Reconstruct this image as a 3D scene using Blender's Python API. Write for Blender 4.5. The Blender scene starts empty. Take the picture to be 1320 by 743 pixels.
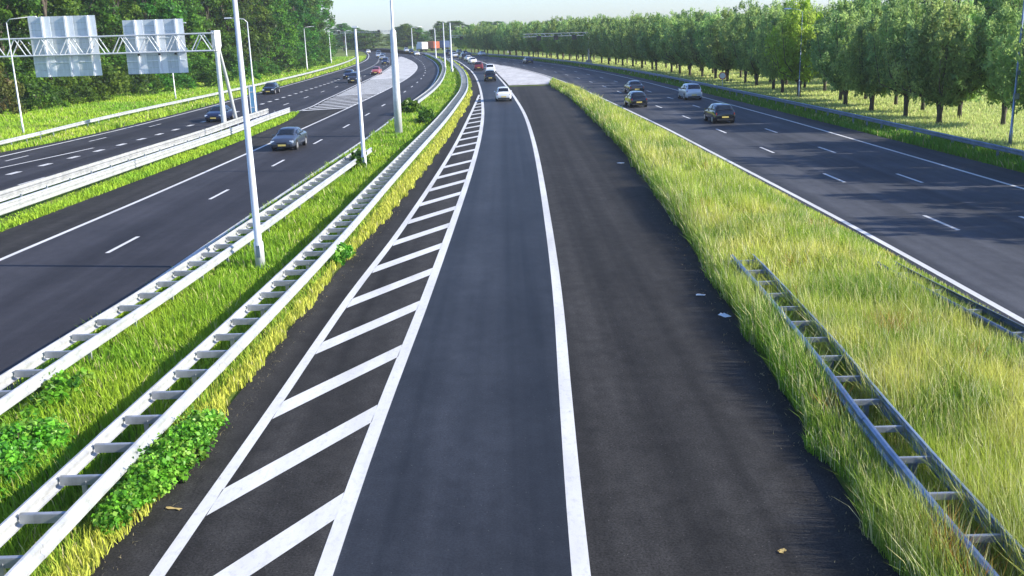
import bpy, math, random
import numpy as np
from mathutils import Vector, Matrix

random.seed(7)
RNG = np.random.default_rng(7)
sc = bpy.context.scene
COL = sc.collection
rad = math.radians

# ------------------------------------------------------------------ world, sun, camera
SUN_EL, SUN_AZ = rad(27.0), rad(98.7)          # azimuth clockwise from +Y (view direction)
w = bpy.data.worlds.new("World"); sc.world = w; w.use_nodes = True
nt = w.node_tree; nt.nodes.clear()
sky = nt.nodes.new('ShaderNodeTexSky'); sky.sky_type = 'NISHITA'; sky.sun_disc = False
sky.sun_elevation = SUN_EL; sky.sun_rotation = SUN_AZ
sky.air_density = 1.0; sky.dust_density = 0.6; sky.ozone_density = 1.5; sky.altitude = 0
bg = nt.nodes.new('ShaderNodeBackground'); bg.inputs[1].default_value = 0.105
wo = nt.nodes.new('ShaderNodeOutputWorld')
tint = nt.nodes.new('ShaderNodeMix'); tint.data_type = 'RGBA'; tint.blend_type = 'MULTIPLY'; tint.inputs[0].default_value = 1
tint.inputs[7].default_value = (.86, 1.02, 1.40, 1)                # cool the late-day sky
nt.links.new(sky.outputs[0], tint.inputs[6]); nt.links.new(tint.outputs[2], bg.inputs[0]); nt.links.new(bg.outputs[0], wo.inputs[0])

ld = bpy.data.lights.new('sun', 'SUN'); ld.energy = 5.0; ld.angle = rad(0.6); ld.color = (1.0, 0.93, 0.80)
sun = bpy.data.objects.new('sun', ld); COL.objects.link(sun)
tosun = Vector((math.sin(SUN_AZ) * math.cos(SUN_EL), math.cos(SUN_AZ) * math.cos(SUN_EL), math.sin(SUN_EL)))
sun.rotation_euler = tosun.to_track_quat('Z', 'Y').to_euler(); sun.location = (60, -20, 60)

F_PX, PITCH, ROLL, CAM_H = 1262.3, 0.25878, -0.029782, 7.843
fw = Vector((0, math.cos(PITCH), -math.sin(PITCH))); r0 = Vector((1, 0, 0)); u0 = r0.cross(fw)
rr = math.cos(ROLL) * r0 + math.sin(ROLL) * u0; uu = -math.sin(ROLL) * r0 + math.cos(ROLL) * u0
cd = bpy.data.cameras.new('camera'); cam = bpy.data.objects.new('camera', cd); COL.objects.link(cam)
M = Matrix((rr, uu, -fw)).transposed().to_4x4(); M.translation = Vector((0, 0, CAM_H)); cam.matrix_world = M
cd.sensor_fit = 'HORIZONTAL'; cd.sensor_width = 36; cd.lens = 36 * F_PX / 1320; cd.clip_end = 6000; cd.clip_start = 0.1
sc.camera = cam
vs = sc.view_settings; vs.view_transform = 'Standard'; vs.look = 'None'; vs.gamma = 1; vs.exposure = 0.95; vs.use_curve_mapping = False
sc.cycles.use_denoising = True
sc.cycles.max_bounces = 6; sc.cycles.transparent_max_bounces = 4; sc.cycles.volume_bounces = 0
sc.cycles.sample_clamp_indirect = 4
sc.render.filter_size = 1.7

# ------------------------------------------------------------------ materials
def mat(name, col=(.5, .5, .5), rough=.6, metal=0.0, spec=.5, coat=0.0):
    m = bpy.data.materials.new(name); m.use_nodes = True
    b = m.node_tree.nodes['Principled BSDF']
    b.inputs['Base Color'].default_value = (*col, 1); b.inputs['Roughness'].default_value = rough
    b.inputs['Metallic'].default_value = metal; b.inputs['Specular IOR Level'].default_value = spec
    b.inputs['Coat Weight'].default_value = coat
    return m
def N(m, t, **k):
    n = m.node_tree.nodes.new(t)
    for a, v in k.items(): setattr(n, a, v)
    return n
def lk(m, a, b): m.node_tree.links.new(a, b)
def noise(m, scale, sx=1, sy=1, sz=1, detail=4, coord='Object', rough=.55):
    tc = N(m, 'ShaderNodeTexCoord'); mp = N(m, 'ShaderNodeMapping'); mp.inputs['Scale'].default_value = (sx, sy, sz)
    n = N(m, 'ShaderNodeTexNoise'); n.inputs['Scale'].default_value = scale; n.inputs['Detail'].default_value = detail
    n.inputs['Roughness'].default_value = rough
    lk(m, tc.outputs[coord], mp.inputs[0]); lk(m, mp.outputs[0], n.inputs['Vector'])
    return n.outputs['Fac']
def ramp(m, fac, stops):
    r = N(m, 'ShaderNodeValToRGB'); e = r.color_ramp.elements
    while len(e) < len(stops): e.new(.5)
    for i, (p, c) in enumerate(stops): e[i].position = p; e[i].color = (*c, 1) if len(c) == 3 else c
    lk(m, fac, r.inputs[0]); return r.outputs[0]
def mix(m, a, b, fac, mode='MIX'):
    x = N(m, 'ShaderNodeMix', data_type='RGBA', blend_type=mode)
    for v, i in ((fac, 0), (a, 6), (b, 7)):
        if hasattr(v, 'links'): lk(m, v, x.inputs[i])
        else: x.inputs[i].default_value = v if i == 0 else (*v, 1)
    return x.outputs[2]
def base(m, out): lk(m, out, m.node_tree.nodes['Principled BSDF'].inputs['Base Color'])
def bump(m, h, dist=.01, strength=.5):
    b = N(m, 'ShaderNodeBump'); b.inputs['Distance'].default_value = dist; b.inputs['Strength'].default_value = strength
    lk(m, h, b.inputs['Height']); lk(m, b.outputs[0], m.node_tree.nodes['Principled BSDF'].inputs['Normal'])

def asphalt(name, dark, light, rough, streak=.35, grain=.35):
    m = mat(name, dark, rough, spec=.16)
    big = ramp(m, noise(m, 1.0, .8, .006, 1, 4), [(.36, dark), (.64, light)])          # long wear streaks along the road
    blot = ramp(m, noise(m, .35, 1, .6, 1, 4), [(.35, (.82, .82, .82)), (.7, (1.16, 1.16, 1.16))])
    c = mix(m, big, blot, 1.0, 'MULTIPLY')
    mot = ramp(m, noise(m, 2.2, 1, .8, 1, 6, rough=.7), [(.34, (.74, .74, .73)), (.66, (1.25, 1.25, 1.26))]); c = mix(m, c, mot, grain * 1.6, 'MULTIPLY')
    dr = ramp(m, noise(m, 1.1, 1.3, .25, 1, 7, rough=.75), [(.62, (1, 1, 1)), (.70, (.62, .62, .62))]); c = mix(m, c, dr, .8, 'MULTIPLY')   # oil drips, scuffs
    g = noise(m, 24, 1, 1, 1, 3, rough=.85)
    gr = ramp(m, g, [(.3, (1 - grain,) * 3), (.7, (1 + grain,) * 3)])
    c = mix(m, c, gr, 1.0, 'MULTIPLY')
    # sparse pale stones
    v = N(m, 'ShaderNodeTexVoronoi'); v.inputs['Scale'].default_value = 7
    tc = N(m, 'ShaderNodeTexCoord'); lk(m, tc.outputs['Object'], v.inputs['Vector'])
    s = ramp(m, v.outputs['Distance'], [(.035, (1, 1, 1)), (.06, (0, 0, 0))])
    c = mix(m, c, (.16, .15, .14), s)
    base(m, c); bump(m, g, .006, .5)
    return m
M_LANE = asphalt('lane asphalt', (.017, .0195, .0245), (.035, .039, .048), .58, grain=.38)
M_ROUGH = asphalt('shoulder asphalt', (.016, .0155, .015), (.039, .0375, .036), .82, grain=.75)
M_LEFT = asphalt('left road asphalt', (.026, .025, .029), (.046, .0455, .053), .68, grain=.3)
M_RIGHT = asphalt('right road asphalt', (.038, .040, .047), (.074, .077, .088), .7, grain=.3)

def paint(name, col=(.62, .62, .61)):
    m = mat(name, col, .55)
    wr = ramp(m, noise(m, 9, 1, .5, 1, 6, rough=.75), [(.27, (.2, .2, .2)), (.34, (.84, .84, .84)), (.5, (.99, .99, .99))])
    st = ramp(m, noise(m, .9, 1, .2, 1, 5), [(.3, (.78, .77, .75)), (.6, (1.04, 1.04, 1.04))])
    base(m, mix(m, mix(m, wr, col, 1.0, 'MULTIPLY'), st, 1.0, 'MULTIPLY')); return m
M_PAINT = paint('road paint')
M_PALE = mat('pale paving and glare', (.58, .55, .53), .8)  # pale tone holds the sunlit glare on the far gores
base(M_PALE, mix(M_PALE, ramp(M_PALE, noise(M_PALE, .8, 1, .15, 1, 6), [(.3, (.38, .365, .36)), (.7, (.58, .56, .55))]), ramp(M_PALE, noise(M_PALE, .25, 1, .5, 1, 7, rough=.7), [(.38, (.62, .61, .60)), (.56, (1, 1, 1))]), 1.0, 'MULTIPLY'))

def galv(name, lo, hi, rough=.42, metal=.35):
    m = mat(name, hi, rough, metal)
    n = noise(m, 1.6, 1, 1, 1, 6, rough=.7)
    c = ramp(m, n, [(.3, lo), (.6, hi)])
    st = ramp(m, noise(m, 7, 1, 1, .06, 4, rough=.7), [(.34, (.72, .71, .69)), (.55, (1, 1, 1))])      # run-off streaks
    base(m, mix(m, c, st, .45, 'MULTIPLY')); return m
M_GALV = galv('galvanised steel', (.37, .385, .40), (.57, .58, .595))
M_GALV_DULL = galv('dull shade-blue steel', (.14, .20, .30), (.25, .32, .45), .40, .6)  # blue shade of the right-hand rails put into the colour; dull poles share it
M_RUNG = galv('spacer steel', (.25, .275, .31), (.40, .42, .45), .4, .45)  # darker than the rails: shade on the crossbar webs is in the colour
M_SHADE = galv('shaded dark steel', (.07, .10, .15), (.13, .17, .23), .45, .55)  # dark base colour stands in for the shaded side of the short rail
M_POLE = galv('pole steel', (.54, .57, .59), (.68, .70, .71), .4, .25)
M_SIGN = galv('sign back aluminium', (.52, .57, .61), (.62, .67, .70), .55, .2)
M_RIB = galv('sign rib aluminium', (.74, .78, .82), (.84, .87, .9), .5, .15)
M_DARK = mat('dark plastic', (.02, .02, .022), .5)
M_TYRE = mat('tyre rubber', (.018, .018, .018), .8)
M_RIM = mat('alloy rim', (.62, .63, .65), .3, .7)
M_GLASS = mat('car glass', (.012, .016, .022), .06, 0, .8)
M_HEAD = mat('headlamp glass', (.75, .78, .8), .12, .3)
M_TAIL = mat('tail lamp', (.35, .015, .012), .2)
M_PLATE = mat('number plate', (.8, .62, .16), .5)
M_BLUE = mat('blue sign paint', (.05, .16, .30), .5)
M_RED = mat('red sign paint', (.55, .03, .03), .5)
M_WHITE = mat('white sign paint', (.8, .8, .8), .5)
M_LITTER = mat('white litter', (.75, .77, .78), .7)
M_TAN = mat('dry leaf', (.45, .33, .12), .8)

def leafmat(name, trans=.45, rough=.55, hue=.03, val=.25):
    m = mat(name, (.1, .2, .03), rough, spec=.3); nd = m.node_tree
    a = N(m, 'ShaderNodeAttribute', attribute_name='col')
    oi = N(m, 'ShaderNodeObjectInfo')
    hs = N(m, 'ShaderNodeHueSaturation')
    mr = N(m, 'ShaderNodeMapRange'); mr.inputs[3].default_value = .5 - hue; mr.inputs[4].default_value = .5 + hue
    mv = N(m, 'ShaderNodeMapRange'); mv.inputs[3].default_value = 1 - val; mv.inputs[4].default_value = 1 + val
    lk(m, oi.outputs['Random'], mr.inputs[0]); lk(m, oi.outputs['Random'], mv.inputs[0])
    lk(m, mr.outputs[0], hs.inputs['Hue']); lk(m, mv.outputs[0], hs.inputs['Value']); lk(m, a.outputs['Color'], hs.inputs['Color'])
    b = nd.nodes['Principled BSDF']; lk(m, hs.outputs[0], b.inputs['Base Color'])
    t = N(m, 'ShaderNodeBsdfTranslucent'); g = N(m, 'ShaderNodeGamma'); g.inputs[1].default_value = .85
    lk(m, hs.outputs[0], g.inputs[0]); lk(m, g.outputs[0], t.inputs[0])
    ms = N(m, 'ShaderNodeMixShader'); ms.inputs[0].default_value = trans
    lk(m, b.outputs[0], ms.inputs[1]); lk(m, t.outputs[0], ms.inputs[2])
    lk(m, ms.outputs[0], nd.nodes['Material Output'].inputs['Surface'])
    return m
M_LEAF = leafmat('leaves'); M_WILLOW = leafmat('willow leaves', .56, .5, .015, .18)
M_GRASS = leafmat('grass blades', .3, .6, 0, 0); M_WEED = leafmat('weed leaves', .35, .4, .01, .12)
M_BARK = mat('bark', (.07, .055, .04), .9)
base(M_BARK, ramp(M_BARK, noise(M_BARK, 6, 1, 1, .25, 6), [(.3, (.035, .03, .022)), (.7, (.12, .095, .07))]))
M_GROUND = mat('soil and turf', (.08, .12, .03), .95, spec=.1)
base(M_GROUND, mix(M_GROUND, ramp(M_GROUND, noise(M_GROUND, .25, 1, 1, 1, 6), [(.35, (.075, .12, .022)), (.55, (.15, .20, .04)), (.75, (.24, .25, .07))]),
     ramp(M_GROUND, noise(M_GROUND, 6, 1, 1, 1, 5), [(.3, (.6, .6, .55)), (.7, (1.25, 1.25, 1.2))]), 1.0, 'MULTIPLY'))

# ------------------------------------------------------------------ mesh helpers
def link(o, parent=None):
    COL.objects.link(o)
    if parent is not None: o.parent = parent
    return o
def tag(o, label=None, cat=None, group=None, kind=None):
    for k, v in (('label', label), ('category', cat), ('group', group), ('kind', kind)):
        if v: o[k] = v
    return o
def empty(name, loc=(0, 0, 0), rz=0):
    o = bpy.data.objects.new(name, None); o.empty_display_size = .3; o.location = loc; o.rotation_euler = (0, 0, rz); return link(o)
def copy_tree(o, parent=None):
    c = o.copy(); link(c, parent)
    for ch in list(o.children): copy_tree(ch, c)
    return c
class MB:
    def __init__(s): s.v = []; s.f = []; s.smooth = False
    def add(s, vs, fs):
        n = len(s.v); s.v += [tuple(p) for p in vs]; s.f += [tuple(i + n for i in f) for f in fs]; return s
    def box(s, c, d, rz=0, taper=1.0):
        x, y, z = (k / 2 for k in d); cs, sn = math.cos(rz), math.sin(rz); vs = []
        for sz in (-1, 1):
            t = taper if sz > 0 else 1
            for sx, sy in ((-1, -1), (1, -1), (1, 1), (-1, 1)):
                a, b = sx * x * t, sy * y * t
                vs.append((c[0] + a * cs - b * sn, c[1] + a * sn + b * cs, c[2] + sz * z))
        return s.add(vs, [(3, 2, 1, 0), (4, 5, 6, 7), (0, 1, 5, 4), (1, 2, 6, 5), (2, 3, 7, 6), (3, 0, 4, 7)])
    def tube(s, pts, rs, n=8, caps=True):
        pts = [Vector(p) for p in pts]
        if not hasattr(rs, '__len__'): rs = [rs] * len(pts)
        vs = []; fs = []
        d0 = (pts[1] - pts[0]).normalized(); up = Vector((0, 0, 1)) if abs(d0.z) < .9 else Vector((1, 0, 0))
        for i, p in enumerate(pts):
            d = (pts[min(i + 1, len(pts) - 1)] - pts[max(i - 1, 0)]).normalized()
            a = d.cross(up).normalized(); b = a.cross(d)
            for k in range(n):
                t = 2 * math.pi * k / n; vs.append(p + rs[i] * (math.cos(t) * a + math.sin(t) * b))
        for i in range(len(pts) - 1):
            for k in range(n):
                k2 = (k + 1) % n; fs.append((i * n + k, i * n + k2, (i + 1) * n + k2, (i + 1) * n + k))
        if caps: fs += [tuple(range(n))[::-1], tuple(range((len(pts) - 1) * n, len(pts) * n))]
        return s.add(vs, fs)
    def cyl(s, a, b, r, n=16): return s.tube([a, b], [r, r], n)
    def sweep(s, frames, prof):
        """frames: list of (origin, lateral unit vector); prof: closed list of (lateral, z)"""
        n = len(prof); vs = []; fs = []
        for o, l in frames:
            for d, z in prof: vs.append((o[0] + l[0] * d, o[1] + l[1] * d, o[2] + z))
        for i in range(len(frames) - 1):
            for k in range(n):
                k2 = (k + 1) % n; fs.append((i * n + k, i * n + k2, (i + 1) * n + k2, (i + 1) * n + k))
        fs += [tuple(range(n))[::-1], tuple(range((len(frames) - 1) * n, len(frames) * n))]
        return s.add(vs, fs)
    def build(s, name, m, parent=None, smooth=False):
        me = bpy.data.meshes.new(name); me.from_pydata(s.v, [], s.f)
        for q in (m if isinstance(m, (list, tuple)) else [m]): me.materials.append(q)
        if smooth: me.polygons.foreach_set('use_smooth', [True] * len(me.polygons))
        me.update(); return link(bpy.data.objects.new(name, me), parent)

def np_mesh(name, verts, loops, sizes, cols, m, parent=None):
    """big meshes straight from numpy arrays, colour per vertex"""
    me = bpy.data.meshes.new(name)
    me.vertices.add(len(verts)); me.vertices.foreach_set('co', verts.astype(np.float32).ravel())
    me.loops.add(len(loops)); me.loops.foreach_set('vertex_index', loops.astype(np.int32))
    st = np.concatenate([[0], np.cumsum(sizes)[:-1]]).astype(np.int32)
    me.polygons.add(len(sizes)); me.polygons.foreach_set('loop_start', st)
    try: me.polygons.foreach_set('loop_total', sizes.astype(np.int32))
    except Exception: pass
    at = me.attributes.new('col', 'FLOAT_COLOR', 'POINT')
    c4 = np.ones((len(verts), 4), np.float32); c4[:, :3] = cols; at.data.foreach_set('color', c4.ravel())
    me.materials.append(m); me.update(calc_edges=True); me.validate()
    return link(bpy.data.objects.new(name, me), parent)

def S(pts):
    """smooth x(y) through (y, x) points, constant slope outside"""
    ys = np.array([p[0] for p in pts], float); xs = np.array([p[1] for p in pts], float)
    h = np.diff(ys); d = np.diff(xs) / h; m = np.empty(len(ys)); m[0] = d[0]; m[-1] = d[-1]
    m[1:-1] = (d[:-1] * h[1:] + d[1:] * h[:-1]) / (h[:-1] + h[1:])
    def f(y):
        y = np.asarray(y, float); i = np.clip(np.searchsorted(ys, y) - 1, 0, len(h) - 1)
        t = np.clip((y - ys[i]) / h[i], 0, 1); hh = h[i]
        r = (2 * t**3 - 3 * t**2 + 1) * xs[i] + (t**3 - 2 * t**2 + t) * hh * m[i] + (-2 * t**3 + 3 * t**2) * xs[i + 1] + (t**3 - t**2) * hh * m[i + 1]
        return r + np.where(y < ys[0], (y - ys[0]) * m[0], 0) + np.where(y > ys[-1], (y - ys[-1]) * m[-1], 0)
    return f
def stations(y0, y1, step):
    n = max(2, int(abs(y1 - y0) / step) + 1); return np.linspace(y0, y1, n)
def strip(mb, fa, fb, y0, y1, z, step=3.0):
    ys = stations(y0, y1, step); a = fa(ys); b = fb(ys); vs = []; fs = []
    for i, y in enumerate(ys): vs += [(a[i], y, z), (b[i], y, z)]
    for i in range(len(ys) - 1): fs.append((2 * i, 2 * i + 1, 2 * i + 3, 2 * i + 2))
    return mb.add(vs, fs)
def off(f, d): return lambda y: f(y) + d

# ------------------------------------------------------------------ alignment of every road edge (metres; camera at x=0,y=0)
C_R = S([(0, .8), (13, .9), (20, 1.1), (26, 1.3), (45, 1.65), (72, 1.85), (92, 1.7), (114, 1.1), (147, -.2), (175, -1.5), (205, -2.9), (239, -4.6), (272, -8.6), (312, -14.8), (345, -21), (420, -38), (520, -66)])
C_H = S([(0, -2.95), (18, -2.9), (28, -2.65), (41, -2.4), (54, -2.2), (75, -2.1), (92, -2.25), (115, -2.8), (150, -4.1), (194, -6.5), (226, -9.0), (272, -13.4), (312, -19.4), (345, -25.6), (420, -42.5), (520, -70.5)])
C_HL = S([(0, -5.6), (13, -5.5), (19, -5.3), (29, -5.0), (38, -4.55), (45, -4.3), (64, -3.8), (94, -3.5), (112, -3.4), (126, -3.35)])
C_L = S([(0, -6.7), (14, -6.6), (19, -6.35), (29, -6.1), (41, -5.5), (60, -4.8), (90, -4.35), (119, -4.3), (150, -5.3), (194, -7.7), (226, -10.1), (272, -14.5), (312, -20.5), (345, -26.7), (420, -43.6), (520, -71.6)])
C_RR = S([(0, 5.4), (12.7, 5.5), (18, 5.75), (23, 6.0), (41, 6.8), (56, 7.25), (88, 7.45), (120, 7.0), (140, 6.3), (150, 6.9), (160, 7.5)])
D_L = S([(0, 13.55), (25, 13.45), (35, 13.4), (41, 13.3), (49, 13.1), (60, 12.8), (78, 12.3), (92, 11.7), (114, 10.65), (145, 8.9), (170, 6.8), (200, 3.2), (230, -1.6), (262, -8), (295, -16), (335, -27), (380, -40), (450, -60), (520, -82)])
D_R = off(D_L, 10.6)
D_E = lambda y: D_L(y) + np.interp(y, [0, 50, 80, 120], [13.2, 13.1, 12.6, 12.3])
B_L = S([(0, -20.0), (36, -19.2), (49, -18.65), (68, -18.1), (83, -17.75), (114, -17.2), (146, -16.9), (175, -17.2), (232, -20.4), (286, -27), (330, -34), (380, -42), (450, -55), (520, -72)])
B_R = S([(0, -12.6), (20, -12.15), (39, -11.85), (49, -11.6), (63, -11.2), (72, -10.95), (94, -10.7), (128, -10.6), (181, -12.4), (212, -14.2), (257, -18.0), (318, -25.0), (387, -34.5), (450, -46), (520, -62)])
B_E = off(B_R, .45)
B_W = S([(0, -22.4), (41, -22.0), (54, -21.5), (68, -21.0), (85, -20.8), (97, -21.0), (105, -21.9)])
A_L = S([(0, -38.5), (60, -37), (71, -36.5), (80, -35.8), (88, -35.3), (105, -34.9), (140, -35.2), (180, -35.6), (240, -37.4), (300, -41.5), (352, -47.6), (400, -54.5), (444, -62), (520, -78)])
A_R = S([(0, -25.8), (85, -25.2), (95, -24.2), (105, -22.1), (125, -22.3), (153, -23.1), (196, -24.6), (260, -28.6), (320, -34), (381, -41), (450, -53.5), (520, -71)])
A_W = lambda y: A_L(y) - np.interp(y, [60, 70, 80, 120], [2.4, 2.0, .9, .8])

# ------------------------------------------------------------------ ground and roads
g = MB(); g.add([(-3000, -200, -.06), (3000, -200, -.06), (3000, 5000, -.06), (-3000, 5000, -.06)], [(0, 1, 2, 3)])
tag(g.build('ground', M_GROUND), 'green turf and soil under the verges and medians reaching the horizon', 'ground', kind='structure')

def road(name, label): return tag(empty(name), label, 'road', kind='structure')
Z0, Z1, Z2, Z3 = 0.0, .004, .008, .012
def rpart(name, parent, m, pieces, z):
    mb = MB()
    for fa, fb, y0, y1 in pieces: strip(mb, fa, fb, y0, y1, z)
    return mb.build(name, m, parent)
def line(mb, f, wd, y0, y1, z, step=2.0): strip(mb, off(f, -wd / 2), off(f, wd / 2), y0, y1, z, step)
def dashes(mb, f, wd, ln, gap, y0, y1, z):
    y = y0
    while y < y1: line(mb, f, wd, y, y + ln, z, 1.5); y += ln + gap

# centre carriageway
rc = road('centre_road', 'dark centre carriageway with hatched strip, running straight below the camera')
rpart('shoulder', rc, M_ROUGH, [(C_L, C_RR, -5, 140), (C_L, off(C_R, .3), 140, 250)], Z0)
rpart('lane_surface', rc, M_LANE, [(C_H, C_R, -5, 250)], Z1)
rpart('far_surface', rc, M_LANE, [(C_L, off(D_L, -.2), 250, 520)], Z0)
mb = MB(); line(mb, C_R, .28, -5, 300, Z2); line(mb, C_H, .28, -5, 300, Z2); line(mb, C_HL, .24, -5, 124, Z2)
mb.build('edge_line', M_PAINT, rc)
mb = MB(); y = 2.85
while y < 116:
    a0, b0 = float(C_HL(y)) + .12, float(C_H(y + 4.1)) - .14
    if b0 - a0 > .15:
        dy = 4.1 * (b0 - a0) / 2.4
        y1 = y + 4.1 - dy if y > 60 else y
        wd = .98
        mb.add([(a0, y1 - wd / 2, Z2), (b0, y1 + dy - wd / 2, Z2), (b0, y1 + dy + wd / 2, Z2), (a0, y1 + wd / 2, Z2)], [(0, 1, 2, 3)])
    y += 4.25
mb.build('hatching', M_PAINT, rc)
# pale gore between centre and right carriageways, sunlit glare put into its colour
mb = MB(); GL, GR = off(C_R, .45), off(D_L, -.35)
ys = stations(143, 236, 3); vs = []; fs = []
for i, y in enumerate(ys):
    a, b = float(GL(y)), max(float(GL(y)) + .05, float(GR(y)) if y > 160 else float(np.interp(y, [143, 160], [6.4, GR(160)])))
    vs += [(a, y, Z2), (b, y, Z2)]
for i in range(len(ys) - 1): fs.append((2 * i, 2 * i + 1, 2 * i + 3, 2 * i + 2))
mb.add(vs, fs); mb.build('gore_glare_paving', M_PALE, rc)
mb = MB(); y = 146
while y < 226:
    a, b = float(GL(y)), float(GR(y + 3)) if y > 157 else float(np.interp(y, [143, 160], [6.2, GR(160)]))
    if b - a > .5:
        c = (a + b) / 2
        mb.add([(a, y, Z3), (c, y + 2, Z3), (c, y + 3.6, Z3), (a, y + 1.6, Z3)], [(0, 1, 2, 3)])
        mb.add([(c, y + 2, Z3), (b, y, Z3), (b, y + 1.6, Z3), (c, y + 3.6, Z3)], [(0, 1, 2, 3)])
    y += 3.4
mb.build('chevron_marking', M_PAINT, rc)

# right carriageway
rd = road('right_road', 'three lane carriageway on the right, striped with shadows of roadside willows')
rpart('lane_surface', rd, M_RIGHT, [(off(D_L, -.35), D_E, -5, 170), (off(D_L, -.2), D_E, 170, 520)], Z0)
rpart('merge_surface', rd, M_RIGHT, [(off(C_R, .3), off(D_L, -.2), 158, 250)], -.003)
mb = MB(); line(mb, D_L, .22, -5, 225, Z1); line(mb, D_R, .2, -5, 330, Z1); mb.build('edge_line', M_PAINT, rd)
mb = MB(); dashes(mb, off(D_L, 3.55), .16, 3.05, 8.95, 24.2, 330, Z1); dashes(mb, off(D_L, 7.05), .16, 3.05, 8.95, 23.4, 330, Z1)
mb.build('lane_dash', M_PAINT, rd)

# left carriageways
rb = road('left_road', 'two lane left carriageway with one oncoming blue-grey car, between the guardrails')
rpart('shoulder', rb, M_ROUGH, [(B_W, B_L, -5, 104), (A_R, B_L, 104, 175)], Z0)
rpart('lane_surface', rb, M_LEFT, [(B_L, B_E, -5, 520)], Z0)
rpart('gore_base', rb, M_PALE, [(A_R, B_L, 175, 330)], Z0)
rpart('far_surface', rb, M_LEFT, [(A_R, B_L, 330, 520)], Z0)
mb = MB(); line(mb, B_L, .22, -5, 330, Z1); line(mb, B_R, .2, -5, 380, Z1); mb.build('edge_line', M_PAINT, rb)
mb = MB(); dashes(mb, S([(0, -15.95), (38, -15.4), (50, -15.0), (75, -14.35), (87, -14.1), (130, -13.7), (181, -14.9), (257, -21.2), (318, -28.5), (387, -38)]), .17, 3.05, 9.1, 24.5, 330, Z1)
mb.build('lane_dash', M_PAINT, rb)
mb = MB(); y = 106
while y < 320:
    a, b = float(A_R(y)) + .1, float(B_L(y + 2.6)) - .1
    t = 1.0 if y < 130 else 1.7
    mb.add([(a, y, Z1 + .004), (b, y + 2.4, Z1 + .004), (b, y + 2.4 + t, Z1 + .004), (a, y + t, Z1 + .004)], [(0, 1, 2, 3)])
    y += 2.7
mb.build('chevron_marking', M_PAINT, rb)

ra = road('far_left_road', 'outermost left carriageway with block markings beside the wooded verge')
rpart('lane_surface', ra, M_LEFT, [(A_W, A_R, 0, 520)], Z0)
mb = MB(); line(mb, A_L, .25, 0, 420, Z1); line(mb, off(A_R, -.25), .22, 104, 330, Z1)
line(mb, S([(60, -34.0), (68, -32.6), (75, -31.5), (80, -31.0)]), .22, 62, 75, Z1)
mb.build('edge_line', M_PAINT, ra)
mb = MB(); BLK = S([(50, -31.7), (61, -31.0), (69, -30.5), (76, -30.1), (91, -29.5), (124, -29.2), (180, -29.6), (260, -33.5), (330, -41)])
dashes(mb, BLK, .42, 1.35, 2.5, 53, 330, Z1)
dashes(mb, off(BLK, 3.2), .17, 3, 9, 56, 330, Z1)
dashes(mb, off(A_L, 1.9), .17, 3, 9, 68, 100, Z1)
mb.build('lane_dash', M_PAINT, ra)


# ------------------------------------------------------------------ guardrails
def wbeam(side, dz=0.0):
    o = [(0, -.155), (.035, -.15), (.08, -.115), (.08, -.065), (.03, -.03), (.03, .03), (.08, .065), (.08, .115), (.035, .15), (0, .155)]
    pr = [(side * d, z + dz) for d, z in o] + [(side * (d - .006) , z + dz) for d, z in o[::-1]]
    return pr
def frames(f, y0, y1, z, step=2.0):
    out = []
    for y in stations(y0, y1, step):
        dx = float(f(y + .5) - f(y - .5)); n = math.hypot(dx, 1); zz = z(y) if callable(z) else z
        out.append(((float(f(y)), y, zz), (1 / n, -dx / n)))
    return out
def guardrail(name, label, f, gap, y0, y1, m, h=.6, pitch=1.333, bury=None, tall=False, group=None, cross=True):
    root = tag(empty(name, (float(f(y0)), y0, 0)), label, 'guardrail', group)
    off0 = Vector((float(f(y0)), y0, 0))
    def fin(o): o.parent = root; o.matrix_parent_inverse = Matrix.Translation(-off0); return o
    def hz(y):
        if bury is None: return h
        t = min(1, max(0, (bury - y) / 9.0)); return -.25 + (h + .25) * t
    for s in (-1, 1) if gap > 0 else (1,) if gap == 0 else (-1,):
        fr = frames(off(f, s * abs(gap) / 2), y0, y1, hz, 2.0)
        mb = MB().sweep(fr, wbeam(s))
        if tall: mb.sweep(frames(off(f, s * abs(gap) / 2), y0, y1, h - .21, 2.0), wbeam(s))
        # overlapping splice joints every 4 m
        y = y0 + 2
        while y < min(y1 - 1, 120):
            a = frames(off(f, s * (abs(gap) / 2 + .008)), y, y + .32, hz, .32); mb.sweep(a, wbeam(s)); y += 4.0
        fin(mb.build('rail', m))
    ys = np.arange(y0 + .4, y1, pitch); st = MB(); many = MB()
    for i, y in enumerate(ys):
        x = float(f(y)); z = hz(y)
        if z < .15: continue
        if cross and gap > 0:
            k = MB() if i < 100 else many
            q_ = .8 if m is M_GALV else .55
            k.box((x, y, z + .075), (gap - .02, .10 * q_, .012)); k.box((x, y - .05 * q_, z + .07 - .09 * q_), (gap - .03, .012, .18 * q_)); k.box((x, y + .055 * q_, z + .07 - .175 * q_), (gap - .06, .1 * q_, .01))
            if i < 100: fin(k.build('crossbar', M_RUNG))
        if i % 2 == 0:
            k = MB() if i < 200 else st
            for s in ((0,) if gap > 0 else (-.09 * (1 if gap == 0 else -1),)):
                k.box((x + s, y, z / 2 - .1), (.10, .012, z + .2)); k.box((x + s - .05, y + .03, z / 2 - .1), (.008, .06, z + .2)); k.box((x + s + .05, y - .03, z / 2 - .1), (.008, .06, z + .2))
            if i < 200: fin(k.build('post', m))
    if many.v: tag(fin(many.build('crossbar', m)), kind='stuff')
    if st.v: tag(fin(st.build('post', m)), kind='stuff')
    return root
G4 = S([(0, -7.65), (13, -7.5), (18, -7.3), (23, -7.05), (33, -6.65), (47, -6.35), (60, -6.05), (82, -5.55), (100, -5.35), (125, -5.35), (150, -6.2), (179, -7.8), (226, -11.6), (272, -16.0), (312, -22)])
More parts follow.
